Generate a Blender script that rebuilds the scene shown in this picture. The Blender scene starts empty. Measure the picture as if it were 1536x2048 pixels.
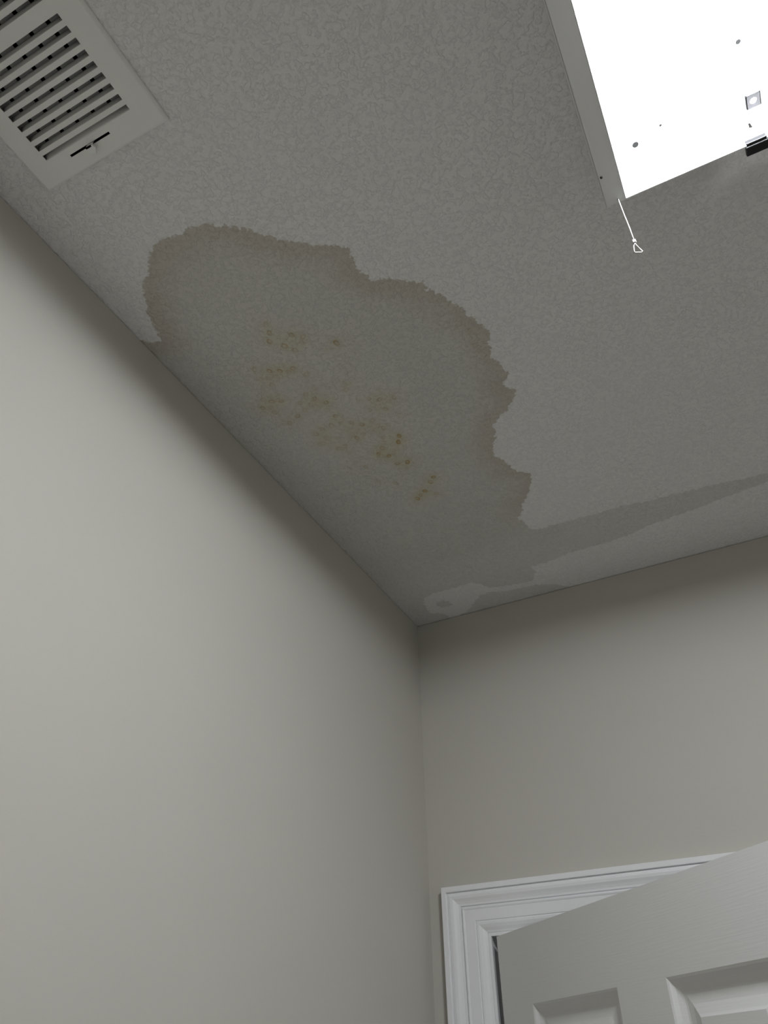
import bpy, bmesh, math, random
import numpy as np
from mathutils import Vector, Matrix
from mathutils.geometry import delaunay_2d_cdt

# ---------------------------------------------------------------- camera, world, exposure
scene = bpy.context.scene
COL = scene.collection
H = 2.74                                    # ceiling height
cam = bpy.data.cameras.new('camera')
cam.sensor_fit = 'VERTICAL'
cam.sensor_height = 24.0
cam.sensor_width = 18.0
cam.lens = 1505.6 / 2048 * 24.0
cam.clip_start = 0.01
cam_ob = bpy.data.objects.new('camera', cam)
COL.objects.link(cam_ob)
def _rz(t): return Matrix.Rotation(t, 4, 'Z')
cam_ob.matrix_world = (Matrix.Translation((0.7124, -1.6161, H - 0.9915)) @ _rz(0.4631)
                       @ Matrix.Rotation(math.pi / 2 + 0.6633, 4, 'X') @ _rz(-0.0147))
scene.camera = cam_ob
world = bpy.data.worlds.new('world')
scene.world = world
world.use_nodes = True
world.node_tree.nodes['Background'].inputs[0].default_value = (0.8, 0.85, 1, 1)
world.node_tree.nodes['Background'].inputs[1].default_value = 0.0
vs = scene.view_settings
vs.view_transform = 'Standard'
vs.look = 'None'
vs.gamma = 1.0
vs.use_curve_mapping = False
vs.exposure = 0.0
LAMP_DOWN = 256.0                            # radiance of the lamp's diffuser
LAMP_UP = 1.0                               # radiance of its backed upper side
LAMP_COL = (0.97, 1.0, 1.02)

ROOM_X = 1.86
ROOM_Y = -2.32

# ---------------------------------------------------------------- materials
def new_mat(name):
    m = bpy.data.materials.new(name)
    m.use_nodes = True
    nt = m.node_tree
    return m, nt, nt.nodes['Principled BSDF']

def N(nt, t, **kw):
    n = nt.nodes.new(t)
    for k, v in kw.items():
        setattr(n, k, v)
    return n

def mathn(nt, op, a, b=None, c=None, clamp=False):
    n = nt.nodes.new('ShaderNodeMath'); n.operation = op; n.use_clamp = clamp
    for i, v in enumerate((a, b, c)):
        if v is None: continue
        if hasattr(v, 'links'): nt.links.new(v, n.inputs[i])
        else: n.inputs[i].default_value = v
    return n.outputs[0]

def noise(nt, vec, scale, detail=3, rough=0.5, dist=0.0):
    n = nt.nodes.new('ShaderNodeTexNoise')
    n.inputs['Scale'].default_value = scale
    n.inputs['Detail'].default_value = detail
    n.inputs['Roughness'].default_value = rough
    n.inputs['Distortion'].default_value = dist
    nt.links.new(vec, n.inputs['Vector'])
    return n.outputs['Fac']

def mixc(nt, fac, a, b, mode='MIX'):
    n = nt.nodes.new('ShaderNodeMix'); n.data_type = 'RGBA'; n.blend_type = mode
    if hasattr(fac, 'links'): nt.links.new(fac, n.inputs[0])
    else: n.inputs[0].default_value = fac
    for i, v in ((6, a), (7, b)):
        if hasattr(v, 'links'): nt.links.new(v, n.inputs[i])
        else: n.inputs[i].default_value = (*v, 1)
    return n.outputs[2]

def smooth(nt, v, lo, hi):
    n = nt.nodes.new('ShaderNodeMapRange'); n.interpolation_type = 'SMOOTHSTEP'
    nt.links.new(v, n.inputs['Value'])
    n.inputs['From Min'].default_value = lo; n.inputs['From Max'].default_value = hi
    return n.outputs['Result']

def bump(nt, bsdf, h, strength, dist):
    b = nt.nodes.new('ShaderNodeBump')
    b.inputs['Strength'].default_value = strength
    b.inputs['Distance'].default_value = dist
    nt.links.new(h, b.inputs['Height'])
    nt.links.new(b.outputs[0], bsdf.inputs['Normal'])
    return b

def paint(name, col, rough=0.6, bscale=0.0, bstr=0.2, bdist=0.001, var=0.02, spec=0.3, metal=0.0):
    m, nt, bs = new_mat(name)
    tc = nt.nodes.new('ShaderNodeTexCoord').outputs['Object']
    v = noise(nt, tc, 6.0, 3)
    c = mixc(nt, v, tuple(x * (1 - var) for x in col), tuple(min(1, x * (1 + var)) for x in col))
    nt.links.new(c, bs.inputs['Base Color'])
    bs.inputs['Roughness'].default_value = rough
    bs.inputs['Specular IOR Level'].default_value = spec
    bs.inputs['Metallic'].default_value = metal
    if bscale:
        bump(nt, bs, noise(nt, tc, bscale, 3), bstr, bdist)
    return m

WALL = (0.550, 0.529, 0.485)
M_WALL = paint('wall_paint', WALL, 0.55, 260, 0.12, 0.0006, 0.015, 0.25)
M_TRIM = paint('trim_paint', (0.86, 0.87, 0.89), 0.38, 0, var=0.01, spec=0.4)
M_ENAMEL = paint('white_enamel', (0.87, 0.88, 0.88), 0.35, 0, var=0.01, spec=0.5)
M_VENT = paint('vent_enamel', (0.86, 0.86, 0.84), 0.45, 0, var=0.01, spec=0.4)
M_VANE = paint('galvanised_vane', (0.72, 0.73, 0.73), 0.6, 0, var=0.03)
M_DUCT = paint('dark_duct', (0.025, 0.027, 0.03), 0.8, 0, var=0.1)
M_BLACK = paint('black_plastic', (0.02, 0.02, 0.022), 0.45, 0, var=0.05)
M_STEEL = paint('grey_steel', (0.09, 0.088, 0.095), 0.5, 0, var=0.04)
M_HOLESHADE = paint('hole_shade', (0.02, 0.02, 0.02), 0.8, 0, var=0.04)  # near-black colour standing in for the shade inside small holes
M_CLIP = paint('dark_spring_steel', (0.03, 0.03, 0.032), 0.6, 0, var=0.04, spec=0.1)
M_CORD = paint('white_cord', (0.38, 0.37, 0.37), 0.7, 0, var=0.02)
M_PLASTIC = paint('white_plastic', (0.75, 0.76, 0.76), 0.4, 0, var=0.02)
M_CARPET = paint('carpet', (0.83, 0.81, 0.78), 0.95, 300, 0.6, 0.004, 0.15, 0.05)
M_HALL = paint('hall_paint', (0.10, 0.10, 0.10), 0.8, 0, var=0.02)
M_BRASS = paint('satin_nickel', (0.55, 0.53, 0.5), 0.3, 0, var=0.02, metal=1.0)

def grain_paint():
    m, nt, bs = new_mat('door_paint')
    tc = nt.nodes.new('ShaderNodeTexCoord').outputs['Object']
    mp = nt.nodes.new('ShaderNodeMapping'); mp.inputs['Scale'].default_value = (14, 60, 330)
    nt.links.new(tc, mp.inputs['Vector'])
    bs.inputs['Base Color'].default_value = (0.75, 0.755, 0.75, 1)
    bs.inputs['Roughness'].default_value = 0.42
    bs.inputs['Specular IOR Level'].default_value = 0.35
    bump(nt, bs, noise(nt, mp.outputs[0], 1.0, 3), 0.18, 0.0008)
    return m
M_DOOR = grain_paint()

def ceiling_mat():
    m, nt, bs = new_mat('textured_ceiling')
    tc = nt.nodes.new('ShaderNodeTexCoord').outputs['Object']
    def attr(n):
        a = nt.nodes.new('ShaderNodeAttribute'); a.attribute_name = n; return a.outputs['Fac']
    # knocked-down spray texture
    n1 = noise(nt, tc, 120, 4, 0.55, 0.5)
    n2 = noise(nt, tc, 330, 3, 0.5, 0.2)
    blobs = smooth(nt, n1, 0.47, 0.62)
    h = mathn(nt, 'ADD', mathn(nt, 'MULTIPLY', blobs, 0.8), mathn(nt, 'MULTIPLY', n2, 0.45))
    bump(nt, bs, h, 0.68, 0.0018)
    base = mixc(nt, noise(nt, tc, 5.0, 3), (0.86, 0.855, 0.85), (0.89, 0.885, 0.88))
    base = mixc(nt, smooth(nt, n2, 0.32, 0.72), mixc(nt, 1.0, base, (0.93, 0.93, 0.93), 'MULTIPLY'), base)
    # the water stain: signed distance (metres, positive inside), its edge broken up by the texture
    sd = attr('stain_distance')
    rag = mathn(nt, 'MULTIPLY', mathn(nt, 'SUBTRACT', noise(nt, tc, 100, 4, 0.6), 0.5), 0.024)
    e = mathn(nt, 'ADD', sd, rag)
    mask = smooth(nt, e, -0.0012, 0.0016)
    rim_n = mathn(nt, 'MULTIPLY', mathn(nt, 'SUBTRACT', noise(nt, tc, 22, 3), 0.5), 0.06)
    rim = mathn(nt, 'SUBTRACT', 1.0, smooth(nt, mathn(nt, 'ADD', e, rim_n), 0.0, 0.060))
    rim = mathn(nt, 'MULTIPLY', rim, attr('rim_weight'))
    inner = mixc(nt, noise(nt, tc, 9, 3), (0.715, 0.705, 0.665), (0.785, 0.778, 0.745))
    tint = mixc(nt, rim, inner, (0.675, 0.64, 0.575))
    pale = attr('pale')
    tint = mixc(nt, pale, tint, (0.82, 0.82, 0.805))
    stained = mixc(nt, 1.0, base, tint, 'MULTIPLY')
    c = mixc(nt, mask, base, stained)
    c = mixc(nt, mathn(nt, 'MULTIPLY', attr('haze_yellow'), 1.0, clamp=True), c, mixc(nt, 1.0, c, (0.93, 0.89, 0.70), 'MULTIPLY'))
    c = mixc(nt, mathn(nt, 'MULTIPLY', attr('rust_spot'), 1.0, clamp=True), c, (0.38, 0.24, 0.06))
    nt.links.new(c, bs.inputs['Base Color'])
    bs.inputs['Roughness'].default_value = 0.85
    bs.inputs['Specular IOR Level'].default_value = 0.12
    return m

def lamp_mat(name, s):
    m, nt, bs = new_mat(name)
    bs.inputs['Base Color'].default_value = (0.85, 0.86, 0.87, 1)
    bs.inputs['Roughness'].default_value = 0.4
    bs.inputs['Emission Color'].default_value = (*LAMP_COL, 1)
    bs.inputs['Emission Strength'].default_value = s
    return m
M_DIFF = lamp_mat('lit_diffuser', LAMP_DOWN)
M_BACK = lamp_mat('lamp_back', LAMP_UP)

# ---------------------------------------------------------------- mesh helpers
def tag(o, label=None, cat=None, group=None, kind=None):
    if label: o['label'] = label
    if cat: o['category'] = cat
    if group: o['group'] = group
    if kind: o['kind'] = kind
    return o

def link(name, me, mat, parent=None, smooth_shade=False):
    o = bpy.data.objects.new(name, me)
    COL.objects.link(o)
    for mm in (mat if isinstance(mat, (list, tuple)) else [mat]):
        me.materials.append(mm)
    if parent is not None:
        o.parent = parent
        o.matrix_parent_inverse = Matrix.Translation(parent.location).inverted() if parent.rotation_euler.z == 0 else parent.matrix_basis.inverted()
    if smooth_shade:
        me.polygons.foreach_set('use_smooth', [True] * len(me.polygons))
    return o

def bm_obj(name, bm, mat, parent=None, smooth_shade=False, recalc=True):
    if recalc:
        bmesh.ops.recalc_face_normals(bm, faces=bm.faces)
    me = bpy.data.meshes.new(name)
    bm.to_mesh(me); bm.free()
    return link(name, me, mat, parent, smooth_shade)

def bx(bm, x0, x1, y0, y1, z0, z1, bevel=0.0):
    vs_ = [bm.verts.new((x, y, z)) for x in (x0, x1) for y in (y0, y1) for z in (z0, z1)]
    fs = []
    for f in ((0, 1, 3, 2), (4, 6, 7, 5), (0, 4, 5, 1), (2, 3, 7, 6), (0, 2, 6, 4), (1, 5, 7, 3)):
        fs.append(bm.faces.new([vs_[i] for i in f]))
    if bevel:
        es = list({e for f in fs for e in f.edges})
        bmesh.ops.bevel(bm, geom=es, offset=bevel, segments=2, affect='EDGES', profile=0.5)

def tube(bm, pts, r, seg=10, closed=False):
    pts = [Vector(p) for p in pts]
    rings = []
    n = len(pts)
    for i, p in enumerate(pts):
        a = pts[i - 1] if (i > 0 or closed) else p
        b = pts[(i + 1) % n] if (i < n - 1 or closed) else p
        d = (b - a).normalized()
        up = Vector((0, 0, 1)) if abs(d.z) < 0.9 else Vector((0, 1, 0))
        u = d.cross(up).normalized(); v = d.cross(u).normalized()
        rr = r[i] if isinstance(r, (list, tuple)) else r
        rings.append([bm.verts.new(p + rr * (math.cos(2 * math.pi * k / seg) * u + math.sin(2 * math.pi * k / seg) * v)) for k in range(seg)])
    for i in range(n if closed else n - 1):
        A_, B_ = rings[i], rings[(i + 1) % n]
        for k in range(seg):
            bm.faces.new((A_[k], A_[(k + 1) % seg], B_[(k + 1) % seg], B_[k]))
    if not closed:
        bm.faces.new(rings[0]); bm.faces.new(rings[-1])

def circle(cx, cy, r, n=20):
    return [(cx + r * math.cos(2 * math.pi * k / n), cy + r * math.sin(2 * math.pi * k / n)) for k in range(n)]

def rect(x0, x1, y0, y1):
    return [(x0, y0), (x1, y0), (x1, y1), (x0, y1)]

def inside(p, poly):
    c = False; n = len(poly)
    for i in range(n):
        x1, y1 = poly[i]; x2, y2 = poly[(i + 1) % n]
        if (y1 > p[1]) != (y2 > p[1]) and p[0] < (x2 - x1) * (p[1] - y1) / (y2 - y1) + x1:
            c = not c
    return c

def sheet(bm, outer, holes, place, thick):
    """flat sheet with holes cut through; place(u, v, t) -> 3D point, t = 0 or thick"""
    pts, edges = [], []
    for loop in [outer] + holes:
        s = len(pts)
        pts += [Vector(p) for p in loop]
        edges += [(s + i, s + (i + 1) % len(loop)) for i in range(len(loop))]
    V, E_, F, *_r = delaunay_2d_cdt(pts, edges, [], 0, 1e-7)
    keep = []
    for f in F:
        c = sum((V[i] for i in f), Vector((0, 0))) / len(f)
        if inside(c, outer) and not any(inside(c, h) for h in holes):
            keep.append(f)
    a = [bm.verts.new(place(v.x, v.y, 0)) for v in V]
    b = [bm.verts.new(place(v.x, v.y, thick)) for v in V]
    cnt = {}
    for f in keep:
        bm.faces.new([a[i] for i in f]); bm.faces.new([b[i] for i in reversed(f)])
        for i in range(len(f)):
            e = (f[i], f[(i + 1) % len(f)])
            cnt[tuple(sorted(e))] = cnt.get(tuple(sorted(e)), 0) + 1
    for (i, j), k in cnt.items():
        if k == 1:
            bm.faces.new((a[i], a[j], b[j], b[i]))
    loose = [v for v in bm.verts if not v.link_faces]
    bmesh.ops.delete(bm, geom=loose, context='VERTS')

# ---------------------------------------------------------------- room shell
WT = 0.12
GAP = 0.0014                                # hairline crack under the ceiling
OX0, OX1, OZ = 0.1275, 0.9805, H - 0.7325     # door opening
bm = bmesh.new(); bx(bm, -WT, 0, ROOM_Y - WT, WT, 0, H - GAP)
tag(bm_obj('wall_left', bm, M_WALL), 'warm off-white wall on the left, brightly lit below a shadow band', 'wall', kind='structure')
bm = bmesh.new()
bx(bm, 0, OX0, 0, WT, 0, H - GAP)
bx(bm, OX1, ROOM_X, 0, WT, 0, H - GAP)
bx(bm, OX0, OX1, 0, WT, OZ, H - GAP)
tag(bm_obj('wall_back', bm, M_WALL), 'warm beige wall above the white door casing', 'wall', kind='structure')
bm = bmesh.new(); bx(bm, ROOM_X, ROOM_X + WT, ROOM_Y - WT, WT, 0, H - GAP)
tag(bm_obj('wall_right', bm, M_WALL), 'beige wall right of the ceiling light', 'wall', kind='structure')
bm = bmesh.new(); bx(bm, 0, ROOM_X, ROOM_Y - WT, ROOM_Y, 0, H - GAP)
tag(bm_obj('wall_front', bm, M_WALL), 'beige wall behind the viewer', 'wall', kind='structure')
bm = bmesh.new(); bx(bm, -WT - .4, ROOM_X + WT, ROOM_Y - WT, 1.35, -0.08, 0)
tag(bm_obj('floor', bm, M_CARPET), 'beige carpeted floor', 'floor', kind='structure')
# hallway beyond the door
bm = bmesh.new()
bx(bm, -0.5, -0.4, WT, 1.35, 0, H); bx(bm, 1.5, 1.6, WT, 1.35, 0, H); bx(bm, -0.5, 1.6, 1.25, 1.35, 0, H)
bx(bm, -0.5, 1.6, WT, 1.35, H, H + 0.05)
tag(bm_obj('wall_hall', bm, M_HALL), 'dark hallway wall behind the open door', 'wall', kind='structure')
for nm, a in (('baseboard_left', (0, .014, ROOM_Y, 0)), ('baseboard_right', (ROOM_X - .014, ROOM_X, ROOM_Y, 0)),
              ('baseboard_front', (.014, ROOM_X - .014, ROOM_Y, ROOM_Y + .014)), ('baseboard_back', (1.066, ROOM_X - .014, -.014, 0))):
    bm = bmesh.new(); bx(bm, *a, 0, .10, bevel=.003)
    tag(bm_obj(nm, bm, M_TRIM), 'white baseboard along the foot of the ' + nm.split('_')[1] + ' wall', 'baseboard', kind='structure')

# ---- ceiling: a fine grid that carries the outline of the water stain
STAIN_A = [(-0.0004, -1.0776), (0.0157, -1.0645), (0.0295, -1.0609), (0.0377, -1.0865), (0.0437, -1.109), (0.0587, -1.1357), (0.0741, -1.1567), (0.0847, -1.1643), (0.0984, -1.1701), (0.11, -1.1845), (0.1163, -1.1908), (0.1292, -1.1992), (0.1493, -1.2063), (0.1699, -1.201), (0.1919, -1.2013), (0.2031, -1.2017), (0.2136, -1.198), (0.2241, -1.1978), (0.2341, -1.19), (0.2488, -1.1815), (0.267, -1.1667), (0.2864, -1.1495), (0.2973, -1.1348), (0.3153, -1.12), (0.3345, -1.1054), (0.3495, -1.092), (0.3664, -1.086), (0.3781, -1.0799), (0.3835, -1.0716), (0.3888, -1.066), (0.3845, -1.0551), (0.3812, -1.0336), (0.3874, -1.0196), (0.392, -1.0022), (0.4119, -0.9989), (0.4304, -0.9862), (0.4385, -0.9749), (0.4611, -0.9652), (0.4592, -0.9498), (0.4745, -0.9346), (0.4825, -0.9136), (0.4922, -0.8979), (0.4955, -0.8787), (0.5057, -0.8634), (0.5114, -0.8425), (0.5168, -0.8294), (0.508, -0.806), (0.5003, -0.7787), (0.51, -0.7537), (0.5096, -0.7401), (0.5134, -0.7278), (0.5048, -0.7115), (0.4934, -0.7082), (0.4996, -0.6996), (0.513, -0.6872), (0.5074, -0.6712), (0.4964, -0.6589), (0.4837, -0.6472), (0.4658, -0.6379), (0.4529, -0.6242), (0.4456, -0.6206), (0.4462, -0.6007), (0.4277, -0.57), (0.4166, -0.5404), (0.4287, -0.5225), (0.4347, -0.4925), (0.4427, -0.4764), (0.4469, -0.4672), (0.4655, -0.4539), (0.4492, -0.411), (0.4319, -0.385), (0.4173, -0.368), (0.4084, -0.3417), (0.3938, -0.3255), (0.4005, -0.3016), (0.4055, -0.272), (0.4323, -0.2661), (0.4851, -0.2649), (0.5362, -0.262), (0.6031, -0.262), (0.6569, -0.2528), (0.7101, -0.251), (0.7795, -0.2456), (0.8391, -0.2374), (0.891, -0.2312), (0.9504, -0.2257), (0.9493, -0.2074), (0.8883, -0.2007), (0.8481, -0.1965), (0.8069, -0.1905), (0.7516, -0.1796), (0.6963, -0.1732), (0.6466, -0.165), (0.5927, -0.1494), (0.5363, -0.1445), (0.4561, -0.1446), (0.3934, -0.1315), (0.3572, -0.1293), (0.3606, -0.1057), (0.347, -0.0757), (0.3349, -0.0695), (0.274, -0.0789), (0.237, -0.0883), (0.223, -0.1165), (0.2082, -0.132), (0.1784, -0.13), (0.145, -0.1296), (0.1036, -0.1307), (0.0728, -0.1203), (0.0611, -0.0825), (0.0578, -0.0473), (0.0853, -0.0297), (0.094, -0.0106), (0.0925, 0.0062)]
STAIN_B = [(0.1083, 0.0058), (0.1473, -0.0108), (0.1748, -0.0383), (0.2035, -0.0665), (0.2304, -0.0708), (0.2661, -0.057), (0.3047, -0.0522), (0.3436, -0.0495), (0.3855, -0.0297), (0.4036, -0.0097), (0.4252, 0.007)]
STAIN_C = [(0.0907, -0.0833), (0.1121, -0.0911), (0.1259, -0.0755), (0.1237, -0.0573), (0.103, -0.0544), (0.0881, -0.068)]
SPOTS = [(0.226, -0.9721, 1), (0.2033, -0.9582, 1), (0.1963, -0.9922, 0.9), (0.1865, -0.9776, 1), (0.2009, -1.0092, 0.5), (0.2405, -0.9599, 0.8), (0.233, -0.9509, 0.4), (0.2831, -0.9236, 1.2), (0.2142, -0.9429, 0.7), (0.1298, -0.9389, 0.6), (0.1506, -0.9242, 1), (0.1666, -0.9158, 1), (0.1895, -0.9102, 0.9), (0.1791, -0.9067, 0.5), (0.2028, -0.8879, 0.5), (0.1364, -0.8967, 0.5), (0.1774, -0.8483, 0.6), (0.1851, -0.832, 0.7), (0.1989, -0.815, 1), (0.1569, -0.8357, 0.6), (0.1136, -0.8626, 0.7), (0.1301, -0.8553, 0.8), (0.0909, -0.8563, 0.9), (0.1039, -0.8367, 0.6), (0.1354, -0.81, 0.9), (0.1971, -0.7776, 0.9), (0.1126, -0.8015, 0.7), (0.2462, -0.8257, 0.5), (0.2715, -0.7866, 0.6), (0.2876, -0.7768, 0.8), (0.3129, -0.7691, 0.7), (0.2865, -0.7508, 0.8), (0.2143, -0.7481, 0.7), (0.2297, -0.7356, 1), (0.1971, -0.7571, 0.5), (0.1782, -0.7597, 0.6), (0.1586, -0.7595, 0.7), (0.1409, -0.7536, 0.7), (0.2609, -0.7087, 0.6), (0.2519, -0.7357, 0.5), (0.2041, -0.7081, 0.9), (0.2492, -0.6859, 0.6), (0.2771, -0.6758, 1.8), (0.269, -0.6615, 1.8), (0.2334, -0.6612, 1), (0.2195, -0.6492, 1.1), (0.235, -0.6345, 1.3), (0.24, -0.607, 0.9), (0.2594, -0.6018, 1.5), (0.1722, -0.6998, 0.5), (0.1576, -0.6995, 0.5), (0.1319, -0.7258, 0.4), (0.1791, -0.6273, 0.6), (0.1481, -0.6369, 0.4), (0.2863, -0.5363, 1.4), (0.2745, -0.5249, 1), (0.2526, -0.5039, 1.6), (0.2284, -0.4889, 1.3), (0.2388, -0.4964, 0.9), (0.2703, -0.4854, 0.7), (0.182, -0.579, 0.5), (0.2102, -0.5535, 0.6), (0.2603, -0.7616, 0.4), (0.2443, -0.7114, 0.4), (0.2197, -0.845, 0.3), (0.198, -0.855, 0.4), (0.2537, -0.7932, 0.3), (0.49, -0.8457, 0.4), (0.4857, -0.8129, 0.4), (0.2958, -0.9002, 0.2), (0.2587, -0.9196, 0.3)]
VX0, VX1, VY0, VY1 = 0.088, 0.252, -1.630, -1.350      # hole behind the vent

def sdf(px, py, poly):
    d = np.full(px.shape, 1e9); ins = np.zeros(px.shape, bool)
    n = len(poly)
    for i in range(n):
        x1, y1 = poly[i]; x2, y2 = poly[(i + 1) % n]
        ex, ey = x2 - x1, y2 - y1
        t = np.clip(((px - x1) * ex + (py - y1) * ey) / (ex * ex + ey * ey + 1e-12), 0, 1)
        d = np.minimum(d, np.hypot(px - x1 - t * ex, py - y1 - t * ey))
        if abs(ey) > 1e-9:
            ins ^= ((y1 > py) != (y2 > py)) & (px < ex * (py - y1) / ey + x1)
    return np.where(ins, d, -d)

def build_ceiling():
    xs = np.unique(np.round(np.concatenate([np.arange(0, .08, .0025), np.arange(.08, .33, .00125), np.arange(.33, .97, .0025),
                                            np.arange(.97, 1.87, .05), [-.12, 1.86, 1.98, VX0, VX1]]), 5))
    ys = np.unique(np.round(np.concatenate([-np.arange(0, .47, .0025), -np.arange(.47, 1.03, .00125), -np.arange(1.03, 1.25, .0025),
                                            -np.arange(1.25, 2.34, .05), [.12, -2.44, VY0, VY1]]), 5))
    X, Y = np.meshgrid(xs, ys)
    px, py = X.ravel(), Y.ravel()
    nx, ny = len(xs), len(ys)
    # close the big stain along the wall: its outline runs out past the walls
    A = list(STAIN_A) + [(0.0925, 0.05), (-0.05, 0.05), (-0.05, -1.0776)]
    B = list(STAIN_B) + [(0.4252, 0.05), (0.1083, 0.05)]
    S = np.full(px.shape, -0.2)
    near = (px < .97) & (py > -1.24)
    sa = sdf(px[near], py[near], A); sb = sdf(px[near], py[near], B); sc = sdf(px[near], py[near], STAIN_C)
    S[near] = np.maximum(np.maximum(sa, sb), sc)
    S = np.clip(S, -.2, .2)
    sm = lambda v, a, b: np.clip((v - a) / (b - a), 0, 1) ** 2 * (3 - 2 * np.clip((v - a) / (b - a), 0, 1))
    rimw = sm(py, -.17, -.33) + 0.0
    rimw = sm(-py, .26, .40)
    rimw = rimw * (1 - sm(px, .47, .56) * sm(py, -.40, -.30))
    pale = 1 - sm(-py, .14, .30)
    pale = np.maximum(pale, sm(px, .42, .5) * sm(py, -.32, -.25))
    spot = np.zeros(px.shape); hz = np.zeros(px.shape)
    rnd = random.Random(5)
    spots = list(SPOTS)
    for _ in range(70):
        c = rnd.choice(SPOTS[10:52])
        spots.append((c[0] + rnd.gauss(0, .016), c[1] + rnd.gauss(0, .022), rnd.uniform(.12, .38)))
    for (sx, sy, w) in spots:
        k = (abs(px - sx) < .05) & (abs(py - sy) < .05)
        dx, dy = px[k] - sx, py[k] - sy
        r0 = .0032 + .0009 * rnd.random()
        ang = np.arctan2(dy, dx)
        d = np.hypot(dx, dy * .9) * (1 + .13 * np.sin(2 * ang + rnd.random() * 6))
        gapn = .75 + .25 * np.sin(ang + rnd.random() * 6)
        ring = np.exp(-((d - r0) / .0011) ** 2) * gapn
        core = np.exp(-(d / (r0 * 1.0)) ** 2) * (0.25 + 0.5 * max(0, w - .9))
        spot[k] = np.maximum(spot[k], np.clip((ring * .68 + core * .45) * min(w, 1.5), 0, .85))
        hz[k] += np.exp(-((dx ** 2 + dy ** 2) / .00030)) * min(w, 1.3) * .34
    hz = np.clip(hz, 0, 1.0)
    verts = np.stack([px, py, np.full(px.shape, H)], 1)
    ii, jj = np.meshgrid(np.arange(nx - 1), np.arange(ny - 1))
    ii, jj = ii.ravel(), jj.ravel()
    cx = (xs[ii] + xs[ii + 1]) / 2; cy = (ys[jj] + ys[jj + 1]) / 2
    keep = ~((cx > VX0) & (cx < VX1) & (cy > VY0) & (cy < VY1))
    ii, jj = ii[keep], jj[keep]
    a = jj * nx + ii
    faces = np.stack([a, a + nx, a + nx + 1, a + 1], 1)          # facing down
    me = bpy.data.meshes.new('ceiling')
    me.vertices.add(len(verts)); me.vertices.foreach_set('co', verts.ravel())
    me.loops.add(faces.size); me.loops.foreach_set('vertex_index', faces.ravel().astype(np.int32))
    me.polygons.add(len(faces))
    me.polygons.foreach_set('loop_start', (np.arange(len(faces)) * 4).astype(np.int32))
    me.polygons.foreach_set('loop_total', np.full(len(faces), 4, np.int32))
    me.update(calc_edges=True)
    for nm, arr in (('stain_distance', S), ('rim_weight', rimw), ('pale', pale), ('rust_spot', spot), ('haze_yellow', hz)):
        at = me.attributes.new(nm, 'FLOAT', 'POINT')
        at.data.foreach_set('value', arr.astype(np.float32))
    return link('ceiling', me, ceiling_mat())
tag(build_ceiling(), 'textured white ceiling with a large brown-edged water stain in the corner', 'ceiling', kind='structure')

# ---------------------------------------------------------------- door casing, jamb, door
PROF = [(0, 0), (0, .018), (.001, .019), (.0100, .019), (.0108, .0182), (.0112, .0145), (.0122, .0150), (.0150, .0166), (.0190, .0172), (.0240, .0164),
        (.0290, .0140), (.0340, .0122), (.0375, .0120), (.0386, .0090), (.0398, .0092), (.0408, .0126), (.0425, .0136), (.0448, .0130), (.0460, .0122),
        (.0665, .0122), (.0672, .0106), (.0682, .0108), (.0700, .0120), (.0740, .0118), (.0800, .0096), (.0850, .0068), (.0885, .0058), (.0890, .0045), (.0900, .0062), (.0955, .0062), (.0955, 0)]
CX0, CX1, CZ = 0.0345, 1.0735, H - 0.6415
def casing():
    bm = bmesh.new()
    rows = []
    for (w, h) in PROF:
        u = w * 1.03
        rows.append([bm.verts.new((CX0 + u, -h, 0)), bm.verts.new((CX0 + u, -h, CZ - w)),
                     bm.verts.new((CX1 - u, -h, CZ - w)), bm.verts.new((CX1 - u, -h, 0))])
    for a, b in zip(rows[:-1], rows[1:]):
        for k in range(3):
            bm.faces.new((a[k], a[k + 1], b[k + 1], b[k]))
    return bm_obj('trim_1', bm, M_TRIM)
tag(casing(), 'white moulded door casing with mitred corner on the back wall', 'door casing', kind='structure')
bm = bmesh.new()
jt = 0.010
bx(bm, OX0 - .0, OX0 + .004, -.001, WT, 0, OZ); bx(bm, OX1 - .004, OX1, -.001, WT, 0, OZ); bx(bm, OX0, OX1, -.001, WT, OZ - .004, OZ)
bx(bm, OX0 + .004, OX0 + .014, .045, .08, 0, OZ - .004); bx(bm, OX1 - .014, OX1 - .004, .045, .08, 0, OZ - .004)
bx(bm, OX0 + .004, OX1 - .004, .045, .08, OZ - .014, OZ - .004)
tag(bm_obj('trim_2', bm, M_TRIM), 'white door jamb lining the doorway behind the casing', 'door jamb', kind='structure')

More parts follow.
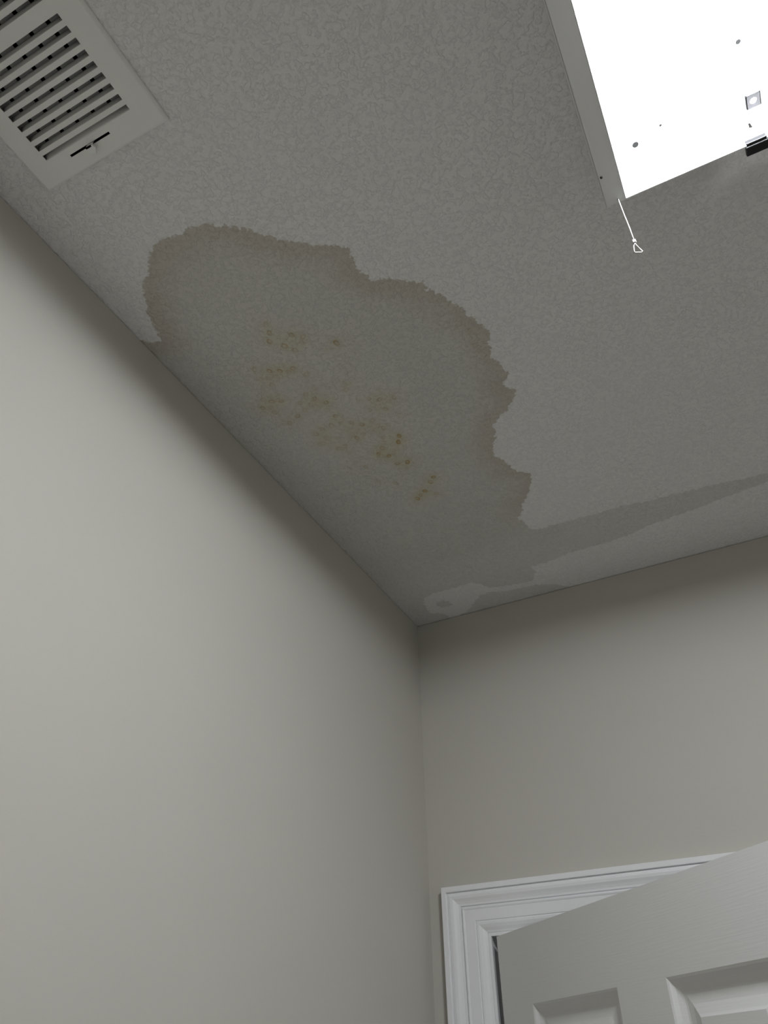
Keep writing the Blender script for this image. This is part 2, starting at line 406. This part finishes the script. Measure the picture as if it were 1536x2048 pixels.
def door():
    W, T = 0.812, 0.035
    ztop, zbot = H - 0.740, 0.012
    Ht = ztop - zbot
    cols = [(.110, .3655), (.482, .7375)]
    cols = [(.1096, .3650), (.4820, .7000)]
    W = .812
    rows_ = [(Ht - .3350, Ht - .1205), (Ht - 1.115, Ht - .455), (.235, Ht - 1.235)]
    steps = [(0, 0), (.0035, .0012), (.010, .0058), (.019, .0098), (.0225, .0102), (.034, .0085), (.046, .0048), (.0500, .0030)]
    bm = bmesh.new()
    def face_side(y0, sgn):
        us = sorted({0, W} | {c for p in cols for c in p}); vs_ = sorted({0, Ht} | {c for p in rows_ for c in p})
        for i in range(len(us) - 1):
            for j in range(len(vs_) - 1):
                u0, u1, v0, v1 = us[i], us[i + 1], vs_[j], vs_[j + 1]
                if (u0, u1) in cols and (v0, v1) in rows_:
                    prev = None
                    for (w, dpt) in steps:
                        q = [bm.verts.new((u, y0 + sgn * dpt, v)) for u, v in ((u0 + w, v0 + w), (u1 - w, v0 + w), (u1 - w, v1 - w), (u0 + w, v1 - w))]
                        if prev:
                            for k in range(4): bm.faces.new((prev[k], prev[(k + 1) % 4], q[(k + 1) % 4], q[k]))
                        prev = q
                    bm.faces.new(prev)
                else:
                    bm.faces.new([bm.verts.new((u, y0, v)) for u, v in ((u0, v0), (u1, v0), (u1, v1), (u0, v1))])
    face_side(0, 1); face_side(T, -1)
    for f in (((0, 0, 0), (W, 0, 0), (W, T, 0), (0, T, 0)), ((0, 0, Ht), (W, 0, Ht), (W, T, Ht), (0, T, Ht)),
              ((0, 0, 0), (0, T, 0), (0, T, Ht), (0, 0, Ht)), ((W, 0, 0), (W, T, 0), (W, T, Ht), (W, 0, Ht))):
        bm.faces.new([bm.verts.new(p) for p in f])
    bmesh.ops.remove_doubles(bm, verts=bm.verts, dist=1e-5)
    bmesh.ops.recalc_face_normals(bm, faces=bm.faces)
    me = bpy.data.meshes.new('door_1'); bm.to_mesh(me); bm.free()
    me.materials.append(M_DOOR)
    d = bpy.data.objects.new('door_1', me); COL.objects.link(d)
    a = math.radians(-42.1)
    d.location = (0.1305 + .022 * math.cos(a), .022 * math.sin(a), zbot)
    d.rotation_euler = (0, 0, a)
    def child(name, bm, mat, sm=False):
        bmesh.ops.recalc_face_normals(bm, faces=bm.faces)
        m_ = bpy.data.meshes.new(name); bm.to_mesh(m_); bm.free(); m_.materials.append(mat)
        if sm: m_.polygons.foreach_set('use_smooth', [True] * len(m_.polygons))
        o = bpy.data.objects.new(name, m_); COL.objects.link(o); o.parent = d
        return o
    for s, y in ((-1, 0), (1, T)):
        bm = bmesh.new()
        pr = [(0, .032), (.006, .032), (.010, .026), (.012, .012), (.030, .011), (.036, .020), (.044, .027), (.054, .028), (.062, .022), (.065, .010)]
        tube(bm, [(W - .07, y + s * t, .92) for t, r in pr], [r for t, r in pr], 24)
        child('door_handle', bm, M_BRASS, True)
    for z in (.2, Ht / 2, Ht - .24):
        bm = bmesh.new(); tube(bm, [(-.006, -.004, z), (-.006, -.004, z + .09)], .005, 12)
        child('hinge', bm, M_BRASS, True)
    return d
tag(door(), 'white six-panel door standing open into the room', 'door', kind='structure')

# ---------------------------------------------------------------- ceiling vent
def vent():
    t = bpy.data.objects.new('ceiling_vent', None); COL.objects.link(t)
    t.location = (0.17, -1.50, H)
    tag(t, 'off-white metal louvred air vent with a damper lever, on the ceiling by the left wall', 'air vent')
    x0, x1, y0, y1 = 0.066, 0.2745, -1.690, -1.336
    zf = -0.0065                                  # face of the frame below the ceiling
    sx0, sx1 = 0.0978, 0.2405
    slots = [(-1.4895 + .0141 * k, -1.4895 + .0141 * k + (.0078 if k < 8 else .0070)) for k in range(9)]
    slots2 = [(-1.5140 - .0141 * k, -1.5140 - .0141 * k + .0074) for k in range(8)]
    holes = [rect(sx0, sx1, a, b) for a, b in slots + slots2] + [rect(.1305, .1975, -1.3612, -1.3580)]
    bm = bmesh.new()
    ins = .004
    sheet(bm, rect(x0 + ins, x1 - ins, y0 + ins, y1 - ins), holes, lambda u, v, k: (u, v, H + zf + k), .0010)
    # rolled outer edge
    P = [(ins, zf), (.0028, zf + .0004), (.0010, zf + .0022), (0, zf + .0045), (0, -.0002)]
    prev = None
    for (w, z) in P:
        q = [bm.verts.new((x, y, H + z)) for x, y in ((x0 + w, y0 + w), (x1 - w, y0 + w), (x1 - w, y1 - w), (x0 + w, y1 - w))]
        if prev:
            for k in range(4): bm.faces.new((prev[k], prev[(k + 1) % 4], q[(k + 1) % 4], q[k]))
        prev = q
    bmesh.ops.remove_doubles(bm, verts=bm.verts, dist=1e-6)
    bm_obj('face_plate', bm, M_VENT, t)
    # curved louvres, hinged on the far edge of each slot
    for (a, b) in slots + slots2:
        bm = bmesh.new()
        prof = []
        for k in range(7):
            s = k / 6
            prof.append((b + .0004 - (.0032 if b < -1.375 else .0055) * s, zf + .0008 + .0085 * (s ** .75)))
        for (y, z), (y2, z2) in zip(prof[:-1], prof[1:]):
            vsl = [bm.verts.new(p) for p in ((sx0 - .002, y, H + z), (sx1 + .002, y, H + z), (sx1 + .002, y2, H + z2), (sx0 - .002, y2, H + z2))]
            bm.faces.new(vsl)
        bmesh.ops.remove_doubles(bm, verts=bm.verts, dist=1e-6)
        bmesh.ops.recalc_face_normals(bm, faces=bm.faces)
        bmesh.ops.solidify(bm, geom=bm.faces[:], thickness=.0007)
        bm_obj('louver', bm, M_VENT, t, True)
    # damper vanes across the back, running the other way
    for k in range(6):
        xc = .2307 - .0267 * k
        bm = bmesh.new()
        c, s_ = math.cos(math.radians(8)), math.sin(math.radians(8))
        w = .0098
        a = (xc - w * c, H + .0072 - w * s_); b = (xc + w * c, H + .0072 + w * s_)
        if a[0] < VX0 + .001: a = (VX0 + .001, a[1])
        q = [bm.verts.new(p) for p in ((a[0], VY0 + .003, a[1]), (b[0], VY0 + .003, b[1]), (b[0], VY1 - .012, b[1]), (a[0], VY1 - .012, a[1]))]
        bm.faces.new(q)
        bmesh.ops.solidify(bm, geom=bm.faces[:], thickness=.0008)
        bm_obj('damper_vane', bm, M_VANE, t)
    # duct boot above the hole
    bm = bmesh.new()
    e = .0006
    bx(bm, VX0 - .002, VX0 - e + .0006, VY0, VY1, H + .0002, H + .18); bx(bm, VX1, VX1 + .002, VY0, VY1, H + .0002, H + .18)
    bx(bm, VX0, VX1, VY0 - .002, VY0, H + .0002, H + .18); bx(bm, VX0, VX1, VY1, VY1 + .002, H + .0002, H + .18)
    bx(bm, VX0 - .002, VX1 + .002, VY0 - .002, VY1 + .002, H + .18, H + .182)
    bm_obj('duct_boot', bm, M_DUCT, t)
    # lever: a stem out of the slot and a small wedge tab
    bm = bmesh.new()
    bx(bm, .1600, .1690, -1.3606, -1.3588, H - .0150, H + .012)
    pts = [(.1600, -1.3606), (.1705, -1.3606), (.1725, -1.3560), (.1665, -1.3495), (.1590, -1.3530)]
    lo = [bm.verts.new((x, y, H - .0150)) for x, y in pts]; hi = [bm.verts.new((x, y, H - .0115)) for x, y in pts]
    bm.faces.new(lo); bm.faces.new(hi[::-1])
    for k in range(5): bm.faces.new((lo[k], lo[(k + 1) % 5], hi[(k + 1) % 5], hi[k]))
    bm_obj('damper_lever', bm, M_ENAMEL, t)
    for y in (-1.3448, -1.6830):
        pass
vent()

# ---------------------------------------------------------------- ceiling light (cover removed)
def fixture():
    t = bpy.data.objects.new('ceiling_light', None); COL.objects.link(t)
    t.location = (0.93, -1.16, H)
    tag(t, 'square white metal ceiling light without its cover, bright ring lamp and hanging cord', 'ceiling light')
    XI0, XI1 = 0.766, 1.094
    XO0, XO1 = 0.740, 1.120
    YF, YB = -1.002, -1.318
    D, ZP, TH = .067, -.0045, .0009
    DF, DB, LEAN = .0605, .050, .0035              # front wall flares out; the pan hangs a little lower at the front
    def lip(y): return H - D + (YF - y) / (YF - YB) * (D - DB)
    # pan: back plate with its holes, front and rear walls, side channels
    bm = bmesh.new()
    plugs = [(.7976, -1.0300, .0040), (.8319, -1.0405, .0017), (.9335, -1.0976, .0030), (1.062, -1.0300, .0040), (1.028, -1.0405, .0017), (.7976, -1.290, .0040), (1.062, -1.290, .0040)]
    holes = [circle(x, y, r_, 20) for x, y, r_ in plugs] + [circle(.93, -1.262, .011, 24)]
    sheet(bm, rect(XI0, XI1, YB, YF), holes, lambda u, v, k: (u, v, H + ZP + k), TH)
    front_out = [(XI0, -DF), (.9160, -DF), (.9160, -DF + .006), (.9390, -DF + .006), (.9390, -DF), (XI1, -DF), (XI1, ZP), (XI0, ZP)]
    def fy(v): return YF + LEAN * (ZP - v) / (DF + ZP)
    key = circle(.9303, -.0290, .0028, 12)
    sl = [(.9290, -.0285), (.9316, -.0285), (.9316, -.0190), (.9290, -.0190)]
    slot = [(.9288, -.0200), (.9288, -.0262), (.9278, -.0290), (.9292, -.0312), (.9312, -.0312), (.9328, -.0290), (.9318, -.0262), (.9318, -.0200)]
    sheet(bm, front_out, [slot], lambda u, v, k: (u, fy(v) + k, H + v), TH)
    sheet(bm, [(XI0, -DB), (XI1, -DB), (XI1, ZP), (XI0, ZP)], [], lambda u, v, k: (u, YB - k, H + v), TH)
    # turned rims on the front and rear edges
    YR = YF + LEAN
    bx(bm, XI0, .9160, YR, YR + .0020, H - DF - .0006, H - DF + .0004); bx(bm, .9390, XI1, YR, YR + .0020, H - DF - .0006, H - DF + .0004)
    bx(bm, XI0, XI1, YB - .0022, YB, H - DB - .0006, H - DB + .0004)
    bm_obj('pan', bm, M_ENAMEL, t)
    for (a, b) in ((XO0, XI0), (XI1, XO1)):
        bm = bmesh.new()
        hl = [circle(.7565 if a < .9 else 1.1035, -1.0055, .0014, 10)]
        sheet(bm, rect(a, b, YB, YF + .0009), hl, lambda u, v, k: (u, v, lip(v) + k), TH)
        for (p, q) in ((a, a + TH), (b - TH, b)):
            sheet(bm, [(YB, lip(YB) - H), (YF, lip(YF) - H), (YF, -.0002), (YB, -.0002)], [], lambda u, v, k, p=p: (p + k, u, H + v), TH)
        bx(bm, a, b, YF, YF + .0009, H - D, H - .0002); bx(bm, a, b, YB - .0009, YB, H - DB, H - .0002)
        bm_obj('side_channel', bm, M_ENAMEL, t)
    for x, y, r_ in plugs:  # added discs plug the small holes, coloured dark as their shade
        bm = bmesh.new(); tube(bm, [(x, y, H + ZP + .0004), (x, y, H + ZP + .0030)], r_ * .995, 20)
        bm_obj('dark_hole_disc', bm, M_HOLESHADE, t)
    bm = bmesh.new(); tube(bm, [(.7442, -1.0440, lip(-1.044) + .0002), (.7442, -1.0440, lip(-1.044) - .0012)], .0016, 10)  # flange hole drawn as a dark disc, its shade put into the colour
    bm_obj('dark_hole_disc', bm, M_HOLESHADE, t, True)
    # ring lamp: lower half lit diffuser, upper half backed
    R, r, C = .088, .0135, Vector((.93, -1.157, H - .0455))
    def ring(name, a0, a1, mat):
        bm = bmesh.new(); n = 96; m = 12
        g0 = math.radians(14)                      # gap at the end caps, away from the corner
        grid = []
        for i in range(n + 1):
            th = -math.pi / 2 + g0 + (2 * math.pi - 2 * g0) * i / n
            row = []
            for j in range(m + 1):
                ph = a0 + (a1 - a0) * j / m
                rr = R + r * math.cos(ph)
                row.append(bm.verts.new((C.x + rr * math.cos(th), C.y + rr * math.sin(th), C.z + r * math.sin(ph))))
            grid.append(row)
        for i in range(n):
            for j in range(m):
                bm.faces.new((grid[i][j], grid[i + 1][j], grid[i + 1][j + 1], grid[i][j + 1]))
        bmesh.ops.recalc_face_normals(bm, faces=bm.faces)
        return bm_obj(name, bm, mat, t, True)
    ring('ring_lamp', math.radians(-172), math.radians(-8), M_DIFF)
    ring('lamp_back', math.radians(-8), math.radians(188), M_BACK)
    bm = bmesh.new()
    pts = []
    for k in range(9):
        th = -math.pi / 2 + math.radians(-16 + 4 * k)
        pts.append((C.x + R * math.cos(th), C.y + R * math.sin(th), C.z))
    tube(bm, pts, .0155, 16)
    bm_obj('lamp_socket', bm, M_PLASTIC, t, True)
    # spring clip holding the ring to the plate
    def clip(ang):
        bm = bmesh.new()
        ca, sa = math.cos(ang), math.sin(ang)
        def P(rad, tan, z): return (C.x + rad * ca - tan * sa, C.y + rad * sa + tan * ca, H + z)
        prof = [(R + .034, ZP - .0005), (R + .020, ZP - .0007), (R + .0175, ZP - .012), (R + .0155, -.034), (R + .0140, -.050)]
        rows = []
        for (rad, z) in prof:
            rows.append([bm.verts.new(P(rad, -.006, z)), bm.verts.new(P(rad, .006, z))])
        for a_, b_ in zip(rows[:-1], rows[1:]): bm.faces.new((a_[0], a_[1], b_[1], b_[0]))
        bmesh.ops.recalc_face_normals(bm, faces=bm.faces)
        bmesh.ops.solidify(bm, geom=bm.faces[:], thickness=.0008)
        bm_obj('lamp_clip', bm, M_CLIP, t)
    for a in (88, 232, 308): clip(math.radians(a))
    # square bracket with a round hole near the front wall
    bm = bmesh.new()
    sheet(bm, rect(.9330, .9500, -1.0290, -1.0120), [circle(.9415, -1.0205, .0046, 16)], lambda u, v, k: (u, v, H + ZP - .0045 + k), .001)
    for s in ((.9330, .9340), (.9490, .9500)):
        bx(bm, s[0], s[1], -1.0290, -1.0120, H + ZP - .0045, H + ZP)
    bm_obj('knockout_bracket', bm, M_STEEL, t)
    # black latch in the rim notch
    bm = bmesh.new()
    bx(bm, .9155, .9395, YR - .0022, YR + .0090, H - DF - .0005, H - DF + .0075, bevel=.0006)
    bx(bm, .9145, .9410, YR + .0020, YR + .0150, H - DF - .0015, H - DF + .0040, bevel=.0010)
    bm_obj('rim_latch', bm, M_BLACK, t)
    # cord with crimp and wire loop hanging from the corner
    cx, cy = .7565, -1.0055
    bm = bmesh.new()
    tube(bm, [(cx, cy, H - D + .004), (cx, cy, H - D - .03), (cx + .0004, cy, H - D - .07), (cx, cy, H - .1620)], .0007, 8)
    cord = bm_obj('hanging_cord', bm, M_CORD, t, True)
    def sub(name, bm, mat, sm=False):
        bmesh.ops.recalc_face_normals(bm, faces=bm.faces)
        m_ = bpy.data.meshes.new(name); bm.to_mesh(m_); bm.free(); m_.materials.append(mat)
        if sm: m_.polygons.foreach_set('use_smooth', [True] * len(m_.polygons))
        o = bpy.data.objects.new(name, m_); COL.objects.link(o); o.parent = cord
        return o
    bm = bmesh.new(); bx(bm, cx - .0020, cx + .0020, cy - .0020, cy + .0020, H - .1675, H - .1615, bevel=.0010)
    sub('crimp', bm, M_CORD)
    bm = bmesh.new()
    lx, ly = math.cos(.35), math.sin(.35)
    L = [(0, -.1670), (-.0026, -.1735), (-.0046, -.1850), (-.0036, -.1868), (.0040, -.1878), (.0052, -.1858), (.0012, -.1740)]
    tube(bm, [(cx + u * lx, cy + u * ly, H + z) for u, z in L], .0006, 8, closed=True)
    sub('loop', bm, M_CORD, True)
fixture()
